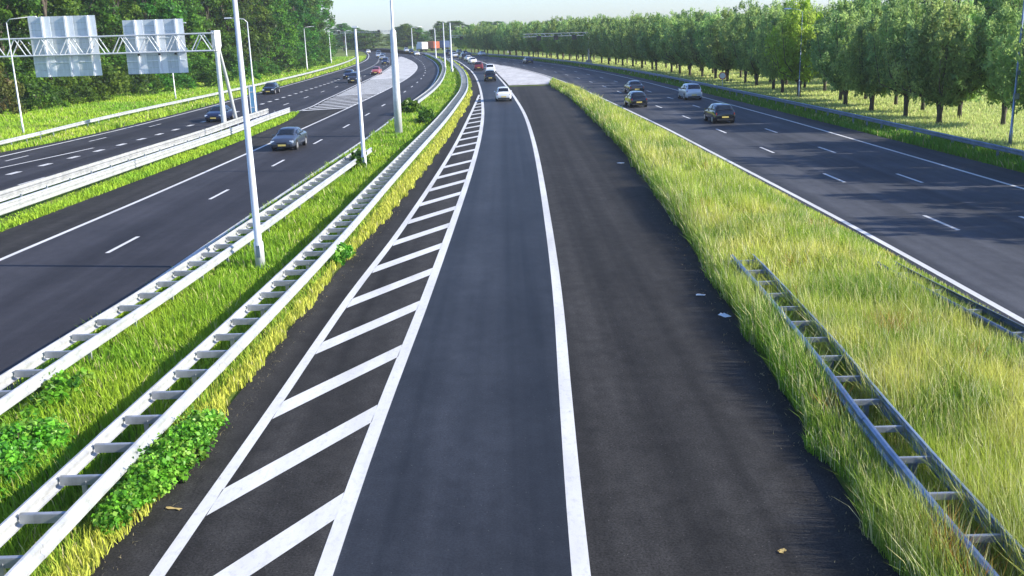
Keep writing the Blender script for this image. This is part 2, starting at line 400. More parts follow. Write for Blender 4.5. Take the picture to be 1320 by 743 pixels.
G3 = S([(0, -11.4), (13, -11.2), (20, -11.0), (28, -10.5), (38, -10.05), (50, -9.6), (60, -9.25), (70, -9.0)])
guardrail('double_guardrail', 'long bright double guardrail with ladder crossbars between hatched centre lane and grass strip', G4, .82, 7, 285, M_GALV, group='double guardrails of the left grass strip')
guardrail('double_guardrail', 'bright double guardrail along the near edge of the two lane left road', G3, .78, 10, 63, M_GALV, group='double guardrails of the left grass strip')
guardrail('double_guardrail', 'far pale guardrail rounding the outside of the left bend behind the masts', S([(98, -9.75), (128, -9.5), (181, -11.2), (212, -13.0), (257, -16.8), (318, -23.8), (387, -33.2)]), .6, 100, 345, M_GALV, group='double guardrails of the left grass strip')
guardrail('broad_guardrail', 'broad white double guardrail under the gantry between the two left roads', S([(30, -24.75), (48, -24.25), (65, -23.75), (80, -23.25), (90, -23.3), (102, -23.1)]), 2.1, 32, 101, M_GALV, h=.62, tall=True, cross=False)
guardrail('verge_guardrail', 'single pale guardrail along the grassy foot of the left woods', S([(60, -38.4), (74, -38.4), (97, -39.2), (130, -38.7), (192, -38.6), (249, -40.8), (342, -50), (400, -59)]), 0, 55, 350, M_GALV)
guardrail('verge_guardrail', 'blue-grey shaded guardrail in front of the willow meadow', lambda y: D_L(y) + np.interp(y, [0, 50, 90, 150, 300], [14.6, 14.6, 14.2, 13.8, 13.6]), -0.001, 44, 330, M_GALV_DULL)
G5 = S([(0, 6.2), (11.4, 6.65), (14, 6.72), (17, 6.85), (21, 7.1), (26, 7.3), (32, 7.45), (40, 7.6)])
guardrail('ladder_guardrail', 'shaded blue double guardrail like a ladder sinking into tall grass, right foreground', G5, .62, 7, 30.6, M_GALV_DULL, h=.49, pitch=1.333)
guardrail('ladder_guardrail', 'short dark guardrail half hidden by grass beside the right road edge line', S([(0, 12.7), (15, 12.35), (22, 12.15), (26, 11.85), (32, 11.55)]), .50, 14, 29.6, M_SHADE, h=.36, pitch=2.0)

# ------------------------------------------------------------------ grass (uncountable: one object per patch)
def vnoise(x, y, s, seed=0):
    x = x / s; y = y / s; xi = np.floor(x).astype(np.int64); yi = np.floor(y).astype(np.int64); fx = x - xi; fy = y - yi
    fx = fx * fx * (3 - 2 * fx); fy = fy * fy * (3 - 2 * fy)
    def hsh(a, b):
        h = (a * 374761393 + b * 668265263 + seed * 144269) & 0x7fffffff; h = ((h ^ (h >> 13)) * 1274126177) & 0x7fffffff
        return ((h ^ (h >> 16)) & 0xffff) / 65535.0
    return (hsh(xi, yi) * (1 - fx) + hsh(xi + 1, yi) * fx) * (1 - fy) + (hsh(xi, yi + 1) * (1 - fx) + hsh(xi + 1, yi + 1) * fx) * fy
def lerp(a, b, t): return a + (b - a) * t[:, None]
def grass(name, label, fa, fb, zones, colour, hfun, lean=.35, seed=1, heads=.0, headcol=(.5, .46, .2)):
    R = np.random.default_rng(seed); X = []; Y = []; W = []
    for y0, y1, dens, wd in zones:
        ys = np.linspace(y0, y1, 60); area = np.trapz(np.maximum(fb(ys) - fa(ys), 0), ys)
        n = int(area * dens)
        wmax = np.max(fb(ys) - fa(ys)); yy = R.uniform(y0, y1, n * 3); a, b = fa(yy), fb(yy)
        keep = R.uniform(0, 1, len(yy)) < np.maximum(b - a, 0) / wmax; yy = yy[keep][:n]; a = a[keep][:n]; b = b[keep][:n]
        X.append(a + (b - a) * R.uniform(0, 1, len(yy))); Y.append(yy); W.append(np.full(len(yy), wd))
    x = np.concatenate(X); y = np.concatenate(Y); wd = np.concatenate(W); n = len(x)
    h = hfun(x, y, R) * R.uniform(.55, 1.25, n); wd = wd * R.uniform(.6, 1.3, n)
    ok = h > .03; x, y, h, wd = x[ok], y[ok], h[ok], wd[ok]; n = len(x)
    th = R.uniform(0, 2 * np.pi, n); ln = R.normal(0, lean, n) * h; la = R.uniform(0, 2 * np.pi, n)
    lx, ly = ln * np.cos(la) - .10 * h, ln * np.sin(la)
    ax, ay = np.cos(th) * wd / 2, np.sin(th) * wd / 2
    v = np.zeros((n, 5, 3)); z0 = -.03
    v[:, 0] = np.c_[x - ax, y - ay, np.full(n, z0)]; v[:, 1] = np.c_[x + ax, y + ay, np.full(n, z0)]
    hd = (R.uniform(0, 1, n) < heads); k = np.where(hd, 1.1, .75)
    v[:, 2] = np.c_[x + ax * k + lx * .45, y + ay * k + ly * .45, h * .6]; v[:, 3] = np.c_[x - ax * k + lx * .45, y - ay * k + ly * .45, h * .6]
    v[:, 4] = np.c_[x + lx, y + ly, h]
    base_i = np.arange(n)[:, None] * 5
    loops = np.concatenate([base_i + np.array([[0, 1, 2, 3]]), base_i + np.array([[3, 2, 4]])], axis=1).ravel()
    sizes = np.tile([4, 3], n)
    c = colour(x, y, R); c = np.where(hd[:, None], np.array(headcol)[None] * R.uniform(.7, 1.2, n)[:, None], c)
    c = np.clip(c * R.uniform(.72, 1.3, n)[:, None], 0, .75)
    o = np_mesh(name, v.reshape(-1, 3), loops, sizes, np.repeat(c, 5, axis=0), M_GRASS)
    return tag(o, label, 'grass', kind='stuff')

GRN, LIME, STRAW, DRY, RUST, DEEP = (np.array(c) for c in ((.13, .30, .016), (.34, .48, .03), (.60, .58, .13), (.58, .57, .09), (.42, .20, .04), (.06, .16, .014)))
def col_right(x, y, R):
    a = np.clip(vnoise(x, y, 2.6, 3) * 1.9 - .45, 0, 1); b = np.clip(vnoise(x, y, 1.3, 5) * 2.4 - .9, 0, 1); r = R.uniform(0, 1, len(x))
    c = lerp(LIME[None], STRAW[None], np.clip(a * .55 + r * .45, 0, 1)); c = lerp(c, GRN[None] * .85, b * .85 * (r > .18))
    near = np.clip((C_RR(y) + 1.0 - x) / 1.0, 0, 1); c = lerp(c, GRN[None] * .9, near * .75)
    q = (vnoise(x, y, 1.3, 11) > .86) & (r > .55); c[q] = RUST * .95
    return c
def h_right(x, y, R):
    e = x - C_RR(y); e2 = D_L(y) - .42 - x
    h = (.50 + .42 * vnoise(x, y, 1.9, 2)) * np.clip(.72 + e * .9, .5, 1) * np.clip(.16 + e2 * .55, .12, 1)
    h = h * np.where((np.abs(x - G5(y)) < .9) & (y > 26.5), np.where(y > 29.0, 1.3, 1.06), 1); inside = (np.abs(x - G5(y)) < .30) & (y < 28); h = np.where(inside, h * .5, h)
    g6 = (y < 28.5) & (x > 11.4) ; h = np.where(g6, np.maximum(h, .12), h)
    return h
grass('tall_grass', 'tall yellow-green meadow grass filling the median right of the centre road', lambda y: C_RR(y) + (vnoise(y, y * 0, 1.7, 31) - .5) * .34 + (vnoise(y, y * 0, .45, 32) - .5) * .22, off(D_L, -.42),
      [(8, 17, 900, .0115), (17, 28, 600, .0165), (28, 50, 300, .026), (50, 90, 140, .042), (90, 158, 70, .07)], col_right, h_right, .36, 1, .17, (.72, .66, .30))
def col_left(x, y, R):
    r = R.uniform(0, 1, len(x)); a = np.clip(vnoise(x, y, 1.8, 8) * 1.7 - .35, 0, 1)
    c = lerp(GRN[None] * 1.05, LIME[None] * .95, np.clip(a * .6 + r * .4, 0, 1))
    dry = np.clip((x - G4(y) - .30) / .15, 0, 1) * np.where(y < 130, 1, .4); c = lerp(c, DRY[None], dry * (.55 + .45 * r))
    ins = np.abs(x - G4(y)) < .4; c[ins] = lerp(GRN[None], DRY[None], r[ins] * .6)
    return c
def h_left(x, y, R):
    h = .20 + .28 * vnoise(x, y, 1.5, 4); h = np.where(np.abs(x - G4(y)) < .42, h * .55, h); h = np.where((np.abs(x - G3(y)) < .42) & (y < 66), h * .4, h)
    return np.where(x > G4(y) + .4, .16 + .1 * vnoise(x, y, .8, 6), h) * np.where(y > 75, 1.25, 1)
grass('median_grass', 'bright green grass strip with a dry yellow edge between the double guardrails', off(B_E, .05), lambda y: C_L(y) + .04 + (vnoise(y, y * 0, 1.3, 33) - .5) * .3 + (vnoise(y, y * 0, .4, 34) - .5) * .18,
      [(9, 18, 520, .018), (18, 32, 330, .026), (32, 60, 170, .04), (60, 110, 80, .07), (110, 200, 26, .13), (200, 330, 9, .25)], col_left, h_left, .4, 2, .04)
def col_mid(x, y, R):
    r = R.uniform(0, 1, len(x)); return lerp(GRN[None] * 1.2, LIME[None], np.clip(vnoise(x, y, 2, 9) * .7 + r * .5, 0, 1))
grass('strip_grass', 'narrow short green strip between broad guardrail and the two lane road', off(A_R, .2), off(B_W, .05),
      [(34, 60, 110, .05), (60, 106, 70, .07)], col_mid, lambda x, y, R: np.where(x < -22.75, .03, .16 + .14 * vnoise(x, y, 1, 3)), .5, 3)
def col_vl(x, y, R):
    r = R.uniform(0, 1, len(x)); a = np.clip(vnoise(x, y, 5, 12) * 1.5 - .25, 0, 1)
    c = lerp(GRN[None] * 1.15, LIME[None] * 1.1, np.clip(a * .7 + r * .3, 0, 1)); d = np.clip(1 - np.abs(x - A_W(y) + 2) / 2.6, 0, 1)
    return lerp(c, DRY[None] * .9, d * .5 * r)
grass('verge_grass', 'green and yellow grass bank between the left road and the woods', lambda y: A_W(y) - np.interp(y, [60, 120, 200, 320], [22, 26, 16, 14]), off(A_W, -.05),
      [(58, 100, 55, .07), (100, 180, 26, .11), (180, 350, 8, .24)], col_vl, lambda x, y, R: .16 + .34 * vnoise(x, y, 4, 13), .4, 4, .06)
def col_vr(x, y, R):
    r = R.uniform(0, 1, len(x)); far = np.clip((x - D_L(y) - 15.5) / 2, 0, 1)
    return lerp(lerp(DEEP[None] * 1.4, GRN[None], r), lerp(np.array([[.42, .56, .10]]), np.array([[.68, .70, .30]]), .15 + r * .7), far)  # roadside blades deepened to imitate tree shade, meadow blades paled as sunlit
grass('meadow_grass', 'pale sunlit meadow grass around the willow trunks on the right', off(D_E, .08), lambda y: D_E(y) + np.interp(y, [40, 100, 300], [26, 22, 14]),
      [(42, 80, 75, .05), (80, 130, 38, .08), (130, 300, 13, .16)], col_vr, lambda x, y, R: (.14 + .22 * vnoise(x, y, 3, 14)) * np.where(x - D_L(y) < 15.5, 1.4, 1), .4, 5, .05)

def col_debris(x, y, R):
    r = R.uniform(0, 1, len(x)); return lerp(np.array([[.10, .085, .06]]), np.array([[.42, .35, .18]]), r)
grass('straw_litter', 'dry straw bits and grit gathered along the left edge of the hatched strip', off(C_L, -.05), lambda y: C_L(y) + .35 + .3 * vnoise(y, y * 0, 1.1, 41), [(11, 24, 70, .012), (24, 45, 30, .018)], col_debris, lambda x, y, R: np.full(len(x), .018) + .016, 2.6, 41)
grass('straw_litter', 'dry straw bits and grit gathered along the grassy right edge of the shoulder', lambda y: C_RR(y) - .9 + .5 * vnoise(y, y * 0, 1.1, 42), off(C_RR, .05), [(11, 24, 45, .012), (24, 45, 20, .018)], col_debris, lambda x, y, R: np.full(len(x), .018) + .016, 2.6, 42)

# ------------------------------------------------------------------ foliage
def leaf_cloud(centres, radii, per, size, cols, seed, elong=1.7, droop=0.0, flat=.0):
    """many small rhombic leaves scattered round clump centres -> verts, loops, sizes, colours"""
    R = np.random.default_rng(seed); nC = len(centres); idx = np.repeat(np.arange(nC), per); n = len(idx)
    d = R.normal(0, 1, (n, 3)); d /= np.linalg.norm(d, axis=1)[:, None]; d *= (R.uniform(0, 1, n) ** .5)[:, None]
    P = centres[idx] + d * radii[idx]
    nn = d * .8 + R.normal(0, .6, (n, 3)) + np.array([0, 0, .35]); nn /= np.linalg.norm(nn, axis=1)[:, None]
    t = R.normal(0, 1, (n, 3)) + np.array([0, 0, droop]); t -= nn * (t * nn).sum(1)[:, None]; t /= np.linalg.norm(t, axis=1)[:, None] + 1e-9
    b = np.cross(nn, t); s = (size * R.uniform(.6, 1.4, n) * R.uniform(.65, 1.5, nC)[idx])[:, None]
    v = np.stack([P - t * s * elong / 2, P + b * s / 2, P + t * s * elong / 2, P - b * s / 2], 1)
    c = cols[idx] * R.uniform(.75, 1.3, n)[:, None]
    return v.reshape(-1, 3), np.arange(4 * n), np.full(n, 4), np.repeat(np.clip(c, 0, .7), 4, 0)
def wood(pts_list):
    mb = MB()
    for pts, rs, n in pts_list: mb.tube(pts, rs, n)
    return mb

def make_forest_tree(seed, hgt, spread, pal, per=88, nclump=130, leaf=.27):
    R = np.random.default_rng(seed)
    limbs = [([(0, 0, -.2), (.1, 0, hgt * .25), (R.uniform(-.4, .4), R.uniform(-.4, .4), hgt * .55), (R.uniform(-.6, .6), R.uniform(-.6, .6), hgt * .9)], [.34, .27, .18, .05], 8)]
    cs = []; rs = []
    for i in range(nclump):
        z = hgt * (R.uniform(.10, 1.0)); k = z / hgt
        env = spread * (.62 + .5 * math.sin(math.pi * min(1, .15 + k * .95))) * (1 if k < .7 else math.sqrt(max(0, 1 - ((k - .7) / .32) ** 2)) * .95 + .05)
        a = R.uniform(0, 2 * math.pi); q = env * R.uniform(.25, 1.0) ** .6
        cs.append((q * math.cos(a), q * math.sin(a), z)); r = spread * R.uniform(.16, .36); rs.append((r, r, r * .7))
        if i % 9 == 0: limbs.append(([(0, 0, z * .6), (q * .5 * math.cos(a), q * .5 * math.sin(a), z * .82), (q * math.cos(a), q * math.sin(a), z)], [.12, .07, .02], 5))
    cs = np.array(cs); rs = np.array(rs); pal = np.array(pal); pick = R.integers(0, len(pal), nclump)
    cols = pal[pick] * R.uniform(.75, 1.25, (nclump, 1))
    return limbs, leaf_cloud(cs, rs, per, leaf, cols, seed + 50, 1.5)
def make_willow(seed, hgt, spread, pal, per=74, nbr=84, leaf=.11, bole=1.3):
    R = np.random.default_rng(seed)
    limbs = [([(0, 0, -.2), (.03, 0, bole * .6), (0, .03, bole + .3)], [.21, .17, .25], 9)]
    cs = []; rs = []
    for i in range(nbr):
        a = R.uniform(0, 2 * math.pi); tilt = R.uniform(0, 1) ** .7; top = hgt * (1 - .42 * tilt ** 2) * R.uniform(.80, 1.10)
        ro = spread * tilt
        p0 = Vector((0, 0, bole + R.uniform(0, .4))); p1 = Vector((ro * .74 * math.cos(a), ro * .74 * math.sin(a), bole + (top - bole) * R.uniform(.25, .5))); p2 = Vector((ro * math.cos(a), ro * math.sin(a), top))
        if i % 4 == 0: limbs.append(([p0, p1, p2], [.07, .045, .012], 5))
        for t in (.22, .42, .62, .8, .95):
            q = (1 - t) ** 2 * p0 + 2 * t * (1 - t) * p1 + t * t * p2
            cs.append((q.x + R.normal(0, .18), q.y + R.normal(0, .18), q.z)); k = .22 + .40 * math.sin(math.pi * min(1, t * .92)); rs.append((k, k, k * 1.5))
    cs = np.array(cs); rs = np.array(rs); nC = len(cs); pal = np.array(pal)
    cols = np.repeat(pal[R.integers(0, len(pal), nbr)], 5, 0) * R.uniform(.8, 1.25, (nC, 1))
    return limbs, leaf_cloud(cs, rs, per // 2, leaf, cols, seed + 70, 3.2, 1.6)
def tree_proto(name, limbs, cloud, leafm):
    root = empty(name); wood(limbs).build('trunk', M_BARK, root, True); np_mesh('crown', *cloud, leafm, root); return root

PAL_F = [(.05, .13, .012), (.075, .175, .014), (.11, .23, .018), (.032, .085, .012)]
PAL_F2 = [(.085, .19, .014), (.12, .24, .018), (.06, .15, .014)]
PAL_OLIVE = [(.12, .14, .025), (.15, .13, .03), (.09, .12, .02)]
PAL_W = [(.23, .37, .10), (.28, .42, .11), (.19, .32, .10), (.34, .47, .12)]
PAL_Y = [(.32, .46, .04), (.36, .48, .06)]

used = set()
def place(proto, loc, rz, scale, label, group, cat='tree'):
    o = proto if proto.name not in used else copy_tree(proto); used.add(proto.name)
    o.location = loc; o.rotation_euler = (0, 0, rz); o.scale = (scale[0], scale[0], scale[1]) if hasattr(scale, '__len__') else (scale,) * 3
    tag(o, label, cat, group); return o

FT = [tree_proto('broadleaf_tree', *make_forest_tree(100 + i, 20, 4.6, PAL_F if i < 3 else PAL_F2), M_LEAF) for i in range(4)]
R = np.random.default_rng(21)
front = [(-63, 104), (-61, 113), (-60, 122), (-58.5, 131), (-57, 140), (-56, 150), (-54.5, 160), (-53, 170), (-51.5, 181), (-50.5, 192), (-49.5, 204), (-49.5, 217), (-49.5, 231), (-50, 246), (-50.5, 262), (-51, 279), (-52, 295)]
FL = ['tall dense tree at the left picture edge behind the curved lamp arm', 'tall green tree behind the left half of the larger sign back', 'tall dark tree behind the right half of the larger sign back',
      'tall tree showing in the gap between the two sign backs', 'tall tree behind the left half of the smaller sign back', 'tall tree behind the right half of the smaller sign back',
      'tall tree just left of the white gantry column', 'tall tree directly behind the top of the gantry column', 'tall dark tree right of the nearest median lamp', 'tall tree behind the dark car on the outer left road']
NEARFAR = ['first', 'second', 'third', 'fourth', 'fifth', 'sixth', 'seventh']
for i, (x, y) in enumerate(front):
    lab = FL[i] if i < len(FL) else ('tall tree at the far end of the left woods, edge against the open sky' if i == len(front) - 1 else '%s tree counted back from the sky end of the woods front row' % NEARFAR[len(front) - 1 - i])
    place(FT[i % 4], (x + R.uniform(-1, 1) - 1.5, y, 0), R.uniform(0, 6.28), (R.uniform(.95, 1.2), R.uniform(.95, 1.2)), lab, 'trees of the left woods, front row')
for i in range(34):
    t = R.uniform(0, 1); y = 106 + 195 * t; x = np.interp(y, [p[1] for p in front], [p[0] for p in front]) - R.uniform(7, 26)
    place(FT[i % 4], (x, y, 0), R.uniform(0, 6.28), (R.uniform(1, 1.25), R.uniform(1.05, 1.35)), 'tall tree deep in the left woods, merged with its neighbours behind the front row', 'trees deep in the left woods')

def make_bush(seed, rx, hgt, pal, n=38, per=60, leaf=.22):
    R = np.random.default_rng(seed); cs = []; rs = []; limbs = []
    for i in range(n):
        a = R.uniform(0, 6.28); q = rx * R.uniform(0, 1) ** .5; z = hgt * R.uniform(.15, 1) * (1 - .5 * (q / rx) ** 2)
        cs.append((q * math.cos(a), q * math.sin(a), z)); r = rx * R.uniform(.18, .34); rs.append((r, r, min(r, hgt * .3)))
        if i % 6 == 0: limbs.append(([(0, 0, -.1), (q * .4 * math.cos(a), q * .4 * math.sin(a), z * .5), cs[-1]], [.05, .03, .01], 5))
    pal = np.array(pal); cols = pal[R.integers(0, len(pal), n)] * R.uniform(.8, 1.2, (n, 1))
    return limbs, leaf_cloud(np.array(cs), np.array(rs), per, leaf, cols, seed + 9, 1.4)
def bush_proto(name, limbs, cloud, m=None):
    root = empty(name); wood(limbs).build('stem', M_BARK, root, True); np_mesh('foliage', *cloud, m or M_LEAF, root); return root
BU = [bush_proto('shrub', *make_bush(300, 3.0, 4.6, PAL_F2)), bush_proto('shrub', *make_bush(301, 3.2, 5.2, PAL_F)), bush_proto('shrub', *make_bush(302, 3.2, 5.5, PAL_OLIVE))]
bl = ['olive brown shrub at left picture edge below the overhead truss', 'dark green shrub under the larger sign back', 'green shrub below the gap between the sign backs', 'bright green shrub below the smaller sign back',
      'dark shrub under the right corner of the smaller sign back', 'green shrub left of the white gantry column', 'bright shrub just right of the gantry column', 'low shrub behind the dark car on the outer left road']
for i, (x, y, k) in enumerate([(-57, 112, 2), (-55.5, 119, 1), (-54.5, 126, 0), (-53.5, 133, 0), (-52, 142, 1), (-50.5, 152, 0), (-48.5, 164, 0), (-47.2, 180, 1), (-46.8, 198, 0), (-47.2, 216, 1), (-47.2, 236, 0), (-47.8, 256, 1), (-48.8, 276, 0)]):
    place(BU[k], (x, y, 0), R.uniform(0, 6.28), (R.uniform(.8, 1.15), R.uniform(.7, 1.15)), bl[i] if i < len(bl) else 'small shrub at the foot of the far part of the left woods', 'shrubs along the left woods', 'shrub')

# willows on the right
WT = [tree_proto('willow_tree', *make_willow(400 + i, [9.2, 8.7, 9.6, 8.9][i], [3.8, 3.5, 4.0, 3.7][i], PAL_W), M_WILLOW) for i in range(4)]
WY = tree_proto('willow_tree', *make_willow(431, 9.3, 3.6, PAL_Y), M_WILLOW)
row = [(33.6, 60.5), (32.2, 73.5), (32.2, 79.8), (31.6, 85.8), (31.5, 92.2), (32.9, 97.8), (30.5, 103.6), (30.6, 110.3), (31.4, 117), (31.0, 123.4), (31.2, 130), (30.2, 136)]
OFFS = lambda y: float(D_L(y)) + np.interp(y, [100, 140, 200, 420], [20.3, 20.6, 19.5, 18.5])
y = 142
while y < 362: row.append((OFFS(y) + R.uniform(-.5, .5), y + R.uniform(-.6, .6))); y += 6.2 / max(.55, math.cos(math.atan((OFFS(y + 2) - OFFS(y - 2)) / 4)) ** -1)
WL = ['large willow cut by the right picture edge behind the bare grey pole', 'nearest whole grey-green willow with thick short trunk, right of the meadow gap', 'second full willow of the front row, left of the thick-trunked nearest one', 'third full willow counted left from the nearest thick-trunked one',
      'fourth full willow counted left from the nearest thick-trunked one', 'fifth front willow counted left from the nearest, next to the yellowish tree', 'yellow-green willow, the only lime coloured crown of the front row', 'front willow directly left of the yellow-green one',
      'front willow second to the left of the yellow-green one', 'front willow above the round red-ringed sign', 'front willow above the white car', 'front willow just left of the white car']
for i, (x, y) in enumerate(row):
    if i == 6: p = WY
    else: p = WT[i % 4]
    place(p, (x, y, 0), R.uniform(0, 6.28), (R.uniform(.95, 1.12), R.uniform(.93, 1.08)), WL[i] if i < len(WL) else 'far grey-green willow melting into the continuous front row behind the right road', 'willows in the front row')
y = 46
for (x, y) in [(33.4, 34.5), (33.5, 41), (33.0, 48), (33.2, 54)]:
    place(WT[int(y) % 4], (x, y, 0), R.uniform(0, 6.28), (1.05, 1.03), 'willow just outside the right picture edge whose shade stripes the right road', 'willows beyond the right picture edge')
y = 71
i = 0
while y < 330:
    x = (35.6 + .2 * R.normal() if y < 110 else OFFS(y) + 4.2)
    place(WT[(i + 2) % 4], (x, y, 0), R.uniform(0, 6.28), (R.uniform(.85, 1.0), R.uniform(.95, 1.08)), 'willow of the second row, seen only between the crowns and trunks of the front row', 'willows in the second row'); y += 6.6; i += 1
# taller trees behind the meadow
bk = [(58, 112, 'bright green broadleaf tree filling the upper right picture corner'), (66, 122, 'tall dark tree behind the nearest willow crown'), (57, 126, 'tall green tree behind the second willow crown, right background'), (66, 140, 'dark tree top rising above the willow row near the right corner'), (62, 152, 'broadleaf tree behind the third and fourth willow crowns'),
      (70, 134, 'tall tree in the far right corner behind the lime foliage'), (60, 168, 'round broadleaf tree showing above the yellow-green willow'), (64, 186, 'low tree behind the willow row left of the yellow-green crown')]
for i, (x, y, l) in enumerate(bk):
    place(FT[(i + 3) % 4], (x, y, 0), R.uniform(0, 6.28), (R.uniform(.95, 1.25), [.70, .78, .72, .80, .66, .8, .55, .5][i]), l, 'background trees behind the willow meadow')
# far horizon trees
for i in range(46):
    a = i / 45; x = -150 + 330 * a; y = 560 + 60 * math.sin(i * 1.7) - 90 * abs(a - .45)
    place(FT[i % 4], (x, y, 0), R.uniform(0, 6.28), (R.uniform(1.3, 1.8), R.uniform(.38, .62)), 'hazy tree in the distant line on the horizon where the roads vanish', 'trees on the horizon')
for x, y, s, l in [(-66, 452, .5, 'dark distant tree group left of the tall mast on the horizon'), (-47, 480, .55, 'dark distant tree right of the tall mast on the horizon'), (-42, 486, .5, 'distant dark tree behind the white lorry'), (-30, 476, .6, 'tallest dark distant tree behind the blue lorry'), (-62, 448, .45, 'small dark distant tree beside the far gantry')]:
    place(FT[int(-x) % 4], (x, y, 0), R.uniform(0, 6.28), (1.1, s), l, 'distant dark trees by the bend')

# roadside weeds
def weed(name, seed, rx, ry, hgt, n, leaf, pal, loc, rz, label, cat='plant'):
    R = np.random.default_rng(seed); root = empty(name, loc, rz); cs = []; rs = []; st = MB()
    for i in range(n):
        a = R.uniform(0, 6.28); q = R.uniform(0, 1) ** .5; x, y = rx * q * math.cos(a), ry * q * math.sin(a); z = hgt * R.uniform(.35, 1) * (1 - .45 * q * q)
        cs.append((x, y, z)); k = R.uniform(.05, .24); rs.append((k, k, k * .9)); z *= R.uniform(.6, 1.35); cs[-1] = (x * R.uniform(.8, 1.25), y * R.uniform(.9, 1.12), z)
        if i % 3 == 0: st.tube([(x * .8, y * .8, -.05), (x, y, z)], [.012, .006], 4)
    pal = np.array(pal); cols = pal[R.integers(0, len(pal), n)] * R.uniform(.8, 1.25, (n, 1))
    st.build('stem', M_BARK, root); np_mesh('foliage', *leaf_cloud(np.array(cs), np.array(rs), 26, leaf, cols, seed, 1.25), M_WEED, root)
    return tag(root, label, cat, 'leafy weeds along the guardrails')
PAL_B = [(.11, .32, .02), (.17, .41, .035), (.07, .22, .02), (.21, .38, .05)]
weed('leafy_bush', 1, .40, 2.3, .56, 620, .058, PAL_B, (-6.52, 16.9, 0), -.10, 'large bright green leafy bush spilling from the near guardrail onto the asphalt')
weed('leafy_bush', 2, .75, 1.6, .55, 420, .06, PAL_B, (-9.6, 17.3, 0), .1, 'green broad-leaved weeds at left edge between the two near guardrails')
weed('leafy_bush', 3, .25, .9, .5, 60, .1, PAL_B, (-6.05, 34.2, 0), -.05, 'small green tuft breaking the dry yellow edge beside the hatching')
weed('leafy_bush', 4, .9, 2.6, 1.3, 150, .2, PAL_F2, (-9.4, 98, 0), 0, 'rounded green bush right of the thick white mast foot')
weed('leafy_bush', 5, .6, 1.6, .9, 90, .16, PAL_F2, (-8.9, 58.6, 0), 0, 'low green weeds around the foot of the thin middle lamp')
weed('leafy_bush', 6, .7, 3.0, 1.1, 130, .2, PAL_F, (-7.0, 86, 0), 0, 'dark green weeds against the back of the long guardrail near the bend')
weed('leafy_bush', 7, .5, 1.2, .5, 80, .1, PAL_B, (-10.1, 20.6, 0), 0, 'green weeds leaning on the back of the left road guardrail')

# ------------------------------------------------------------------ lamps and masts
def lamp(x, y, h, label, r=.11, arm=0, adir=1, group='street lamps', M_POLE=M_POLE):
    root = tag(empty('street_lamp', (x, y, 0)), label, 'street lamp', group)
    MB().tube([(0, 0, -.1), (0, 0, .9), (0, 0, .95), (0, 0, h)], [r * 1.35, r * 1.3, r, r * .55], 12).build('pole', M_POLE, root, True)
    MB().cyl((0, 0, -.02), (0, 0, .03), r * 2.4, 14).build('base_flange', M_GALV_DULL, root); MB().box((0, -r * 1.28, .6), (r * 1.0, .02, .42)).build('access_door', M_GALV_DULL, root)
    if arm:
        p = [(0, 0, h - .05), (adir * .3, 0, h + .25), (adir * arm, 0, h + .4)]
        MB().tube(p, [r * .5, r * .45, r * .4], 8).build('arm', M_POLE, root, True)
        MB().box((adir * (arm + .3), 0, h + .4), (.7, .26, .12), taper=.8).build('lamp_head', M_POLE, root)
    else:
        MB().box((0, 0, h), (.34, .2, .09), taper=.8).build('lamp_head', M_POLE, root)
    return root
lamp(-8.8, 33.5, 10.5, 'nearest tall white lamp post, in the grass between the double guardrails', .13)
lamp(-8.5, 57.8, 8.2, 'thin white lamp post, second of the median, left of the thick mast', .12)
m3 = tag(empty('mast', (-8.5, 77.3, 0)), 'thick white mast tapering upward, tallest post in the green median', 'mast')
MB().tube([(0, 0, -.1), (0, 0, 3), (0, 0, 7.9), (0, 0, 8.1), (0, 0, 20)], [.31, .29, .23, .10, .06], 14).build('pole', M_POLE, m3, True)
MB().cyl((0, 0, 0), (0, 0, .12), .45, 16).build('base_flange', M_GALV, m3); MB().box((0, 0, 20), (1.6, .3, .15)).build('lamp_head', M_POLE, m3)
lamp(-10.1, 189, 9.2, 'white lamp post at the inside of the far bend, right one of a close pair', .2)
lamp(-12.2, 203, 9.4, 'white lamp post at the inside of the far bend, left one of a close pair', .16)
lamp(-19.1, 278, 8.5, 'slim distant lamp post in front of the orange lorry', .18)
lamp(-43, 470, 9.5, 'distant lamp post with a crossarm left of the white lorry', .25, 5.0, 1)
lamp(-42.5, 87, 9.6, 'slim lamp post with curved arm at the left picture edge', .08, 2.0, 1)
lamp(-43.4, 131, 9.4, 'slim lamp post whose foot shows below the smaller sign back', .08, 1.8, 1)
lamp(-24.5, 97, 9.2, 'slim grey lamp post beside the blue marker board near the gantry', .09, 1.5, -1)
lamp(-44.6, 226, 9.2, 'lamp post against the left woods, right of the dark outer road car', .13, 1.6, 1)
lamp(-46.9, 271, 9.0, 'lamp post at the sky end of the left woods', .14, 1.6, 1)
lamp(-54.4, 346, 8.5, 'far lamp post on the lit bank beyond the left woods', .16, 1.6, 1)
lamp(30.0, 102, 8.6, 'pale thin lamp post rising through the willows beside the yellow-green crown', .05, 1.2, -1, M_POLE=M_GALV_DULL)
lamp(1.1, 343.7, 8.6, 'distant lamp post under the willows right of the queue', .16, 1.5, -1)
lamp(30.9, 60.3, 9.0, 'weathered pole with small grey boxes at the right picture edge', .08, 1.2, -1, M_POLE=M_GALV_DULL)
bx = MB().box((0, -.16, 3.0), (.3, .2, .35)).box((.0, -.14, 4.4), (.22, .16, .25)); o = bx.build('equipment_box', M_GALV_DULL); o.parent = [q for q in COL.objects if q.get('label', '').startswith('weathered pole')][0]

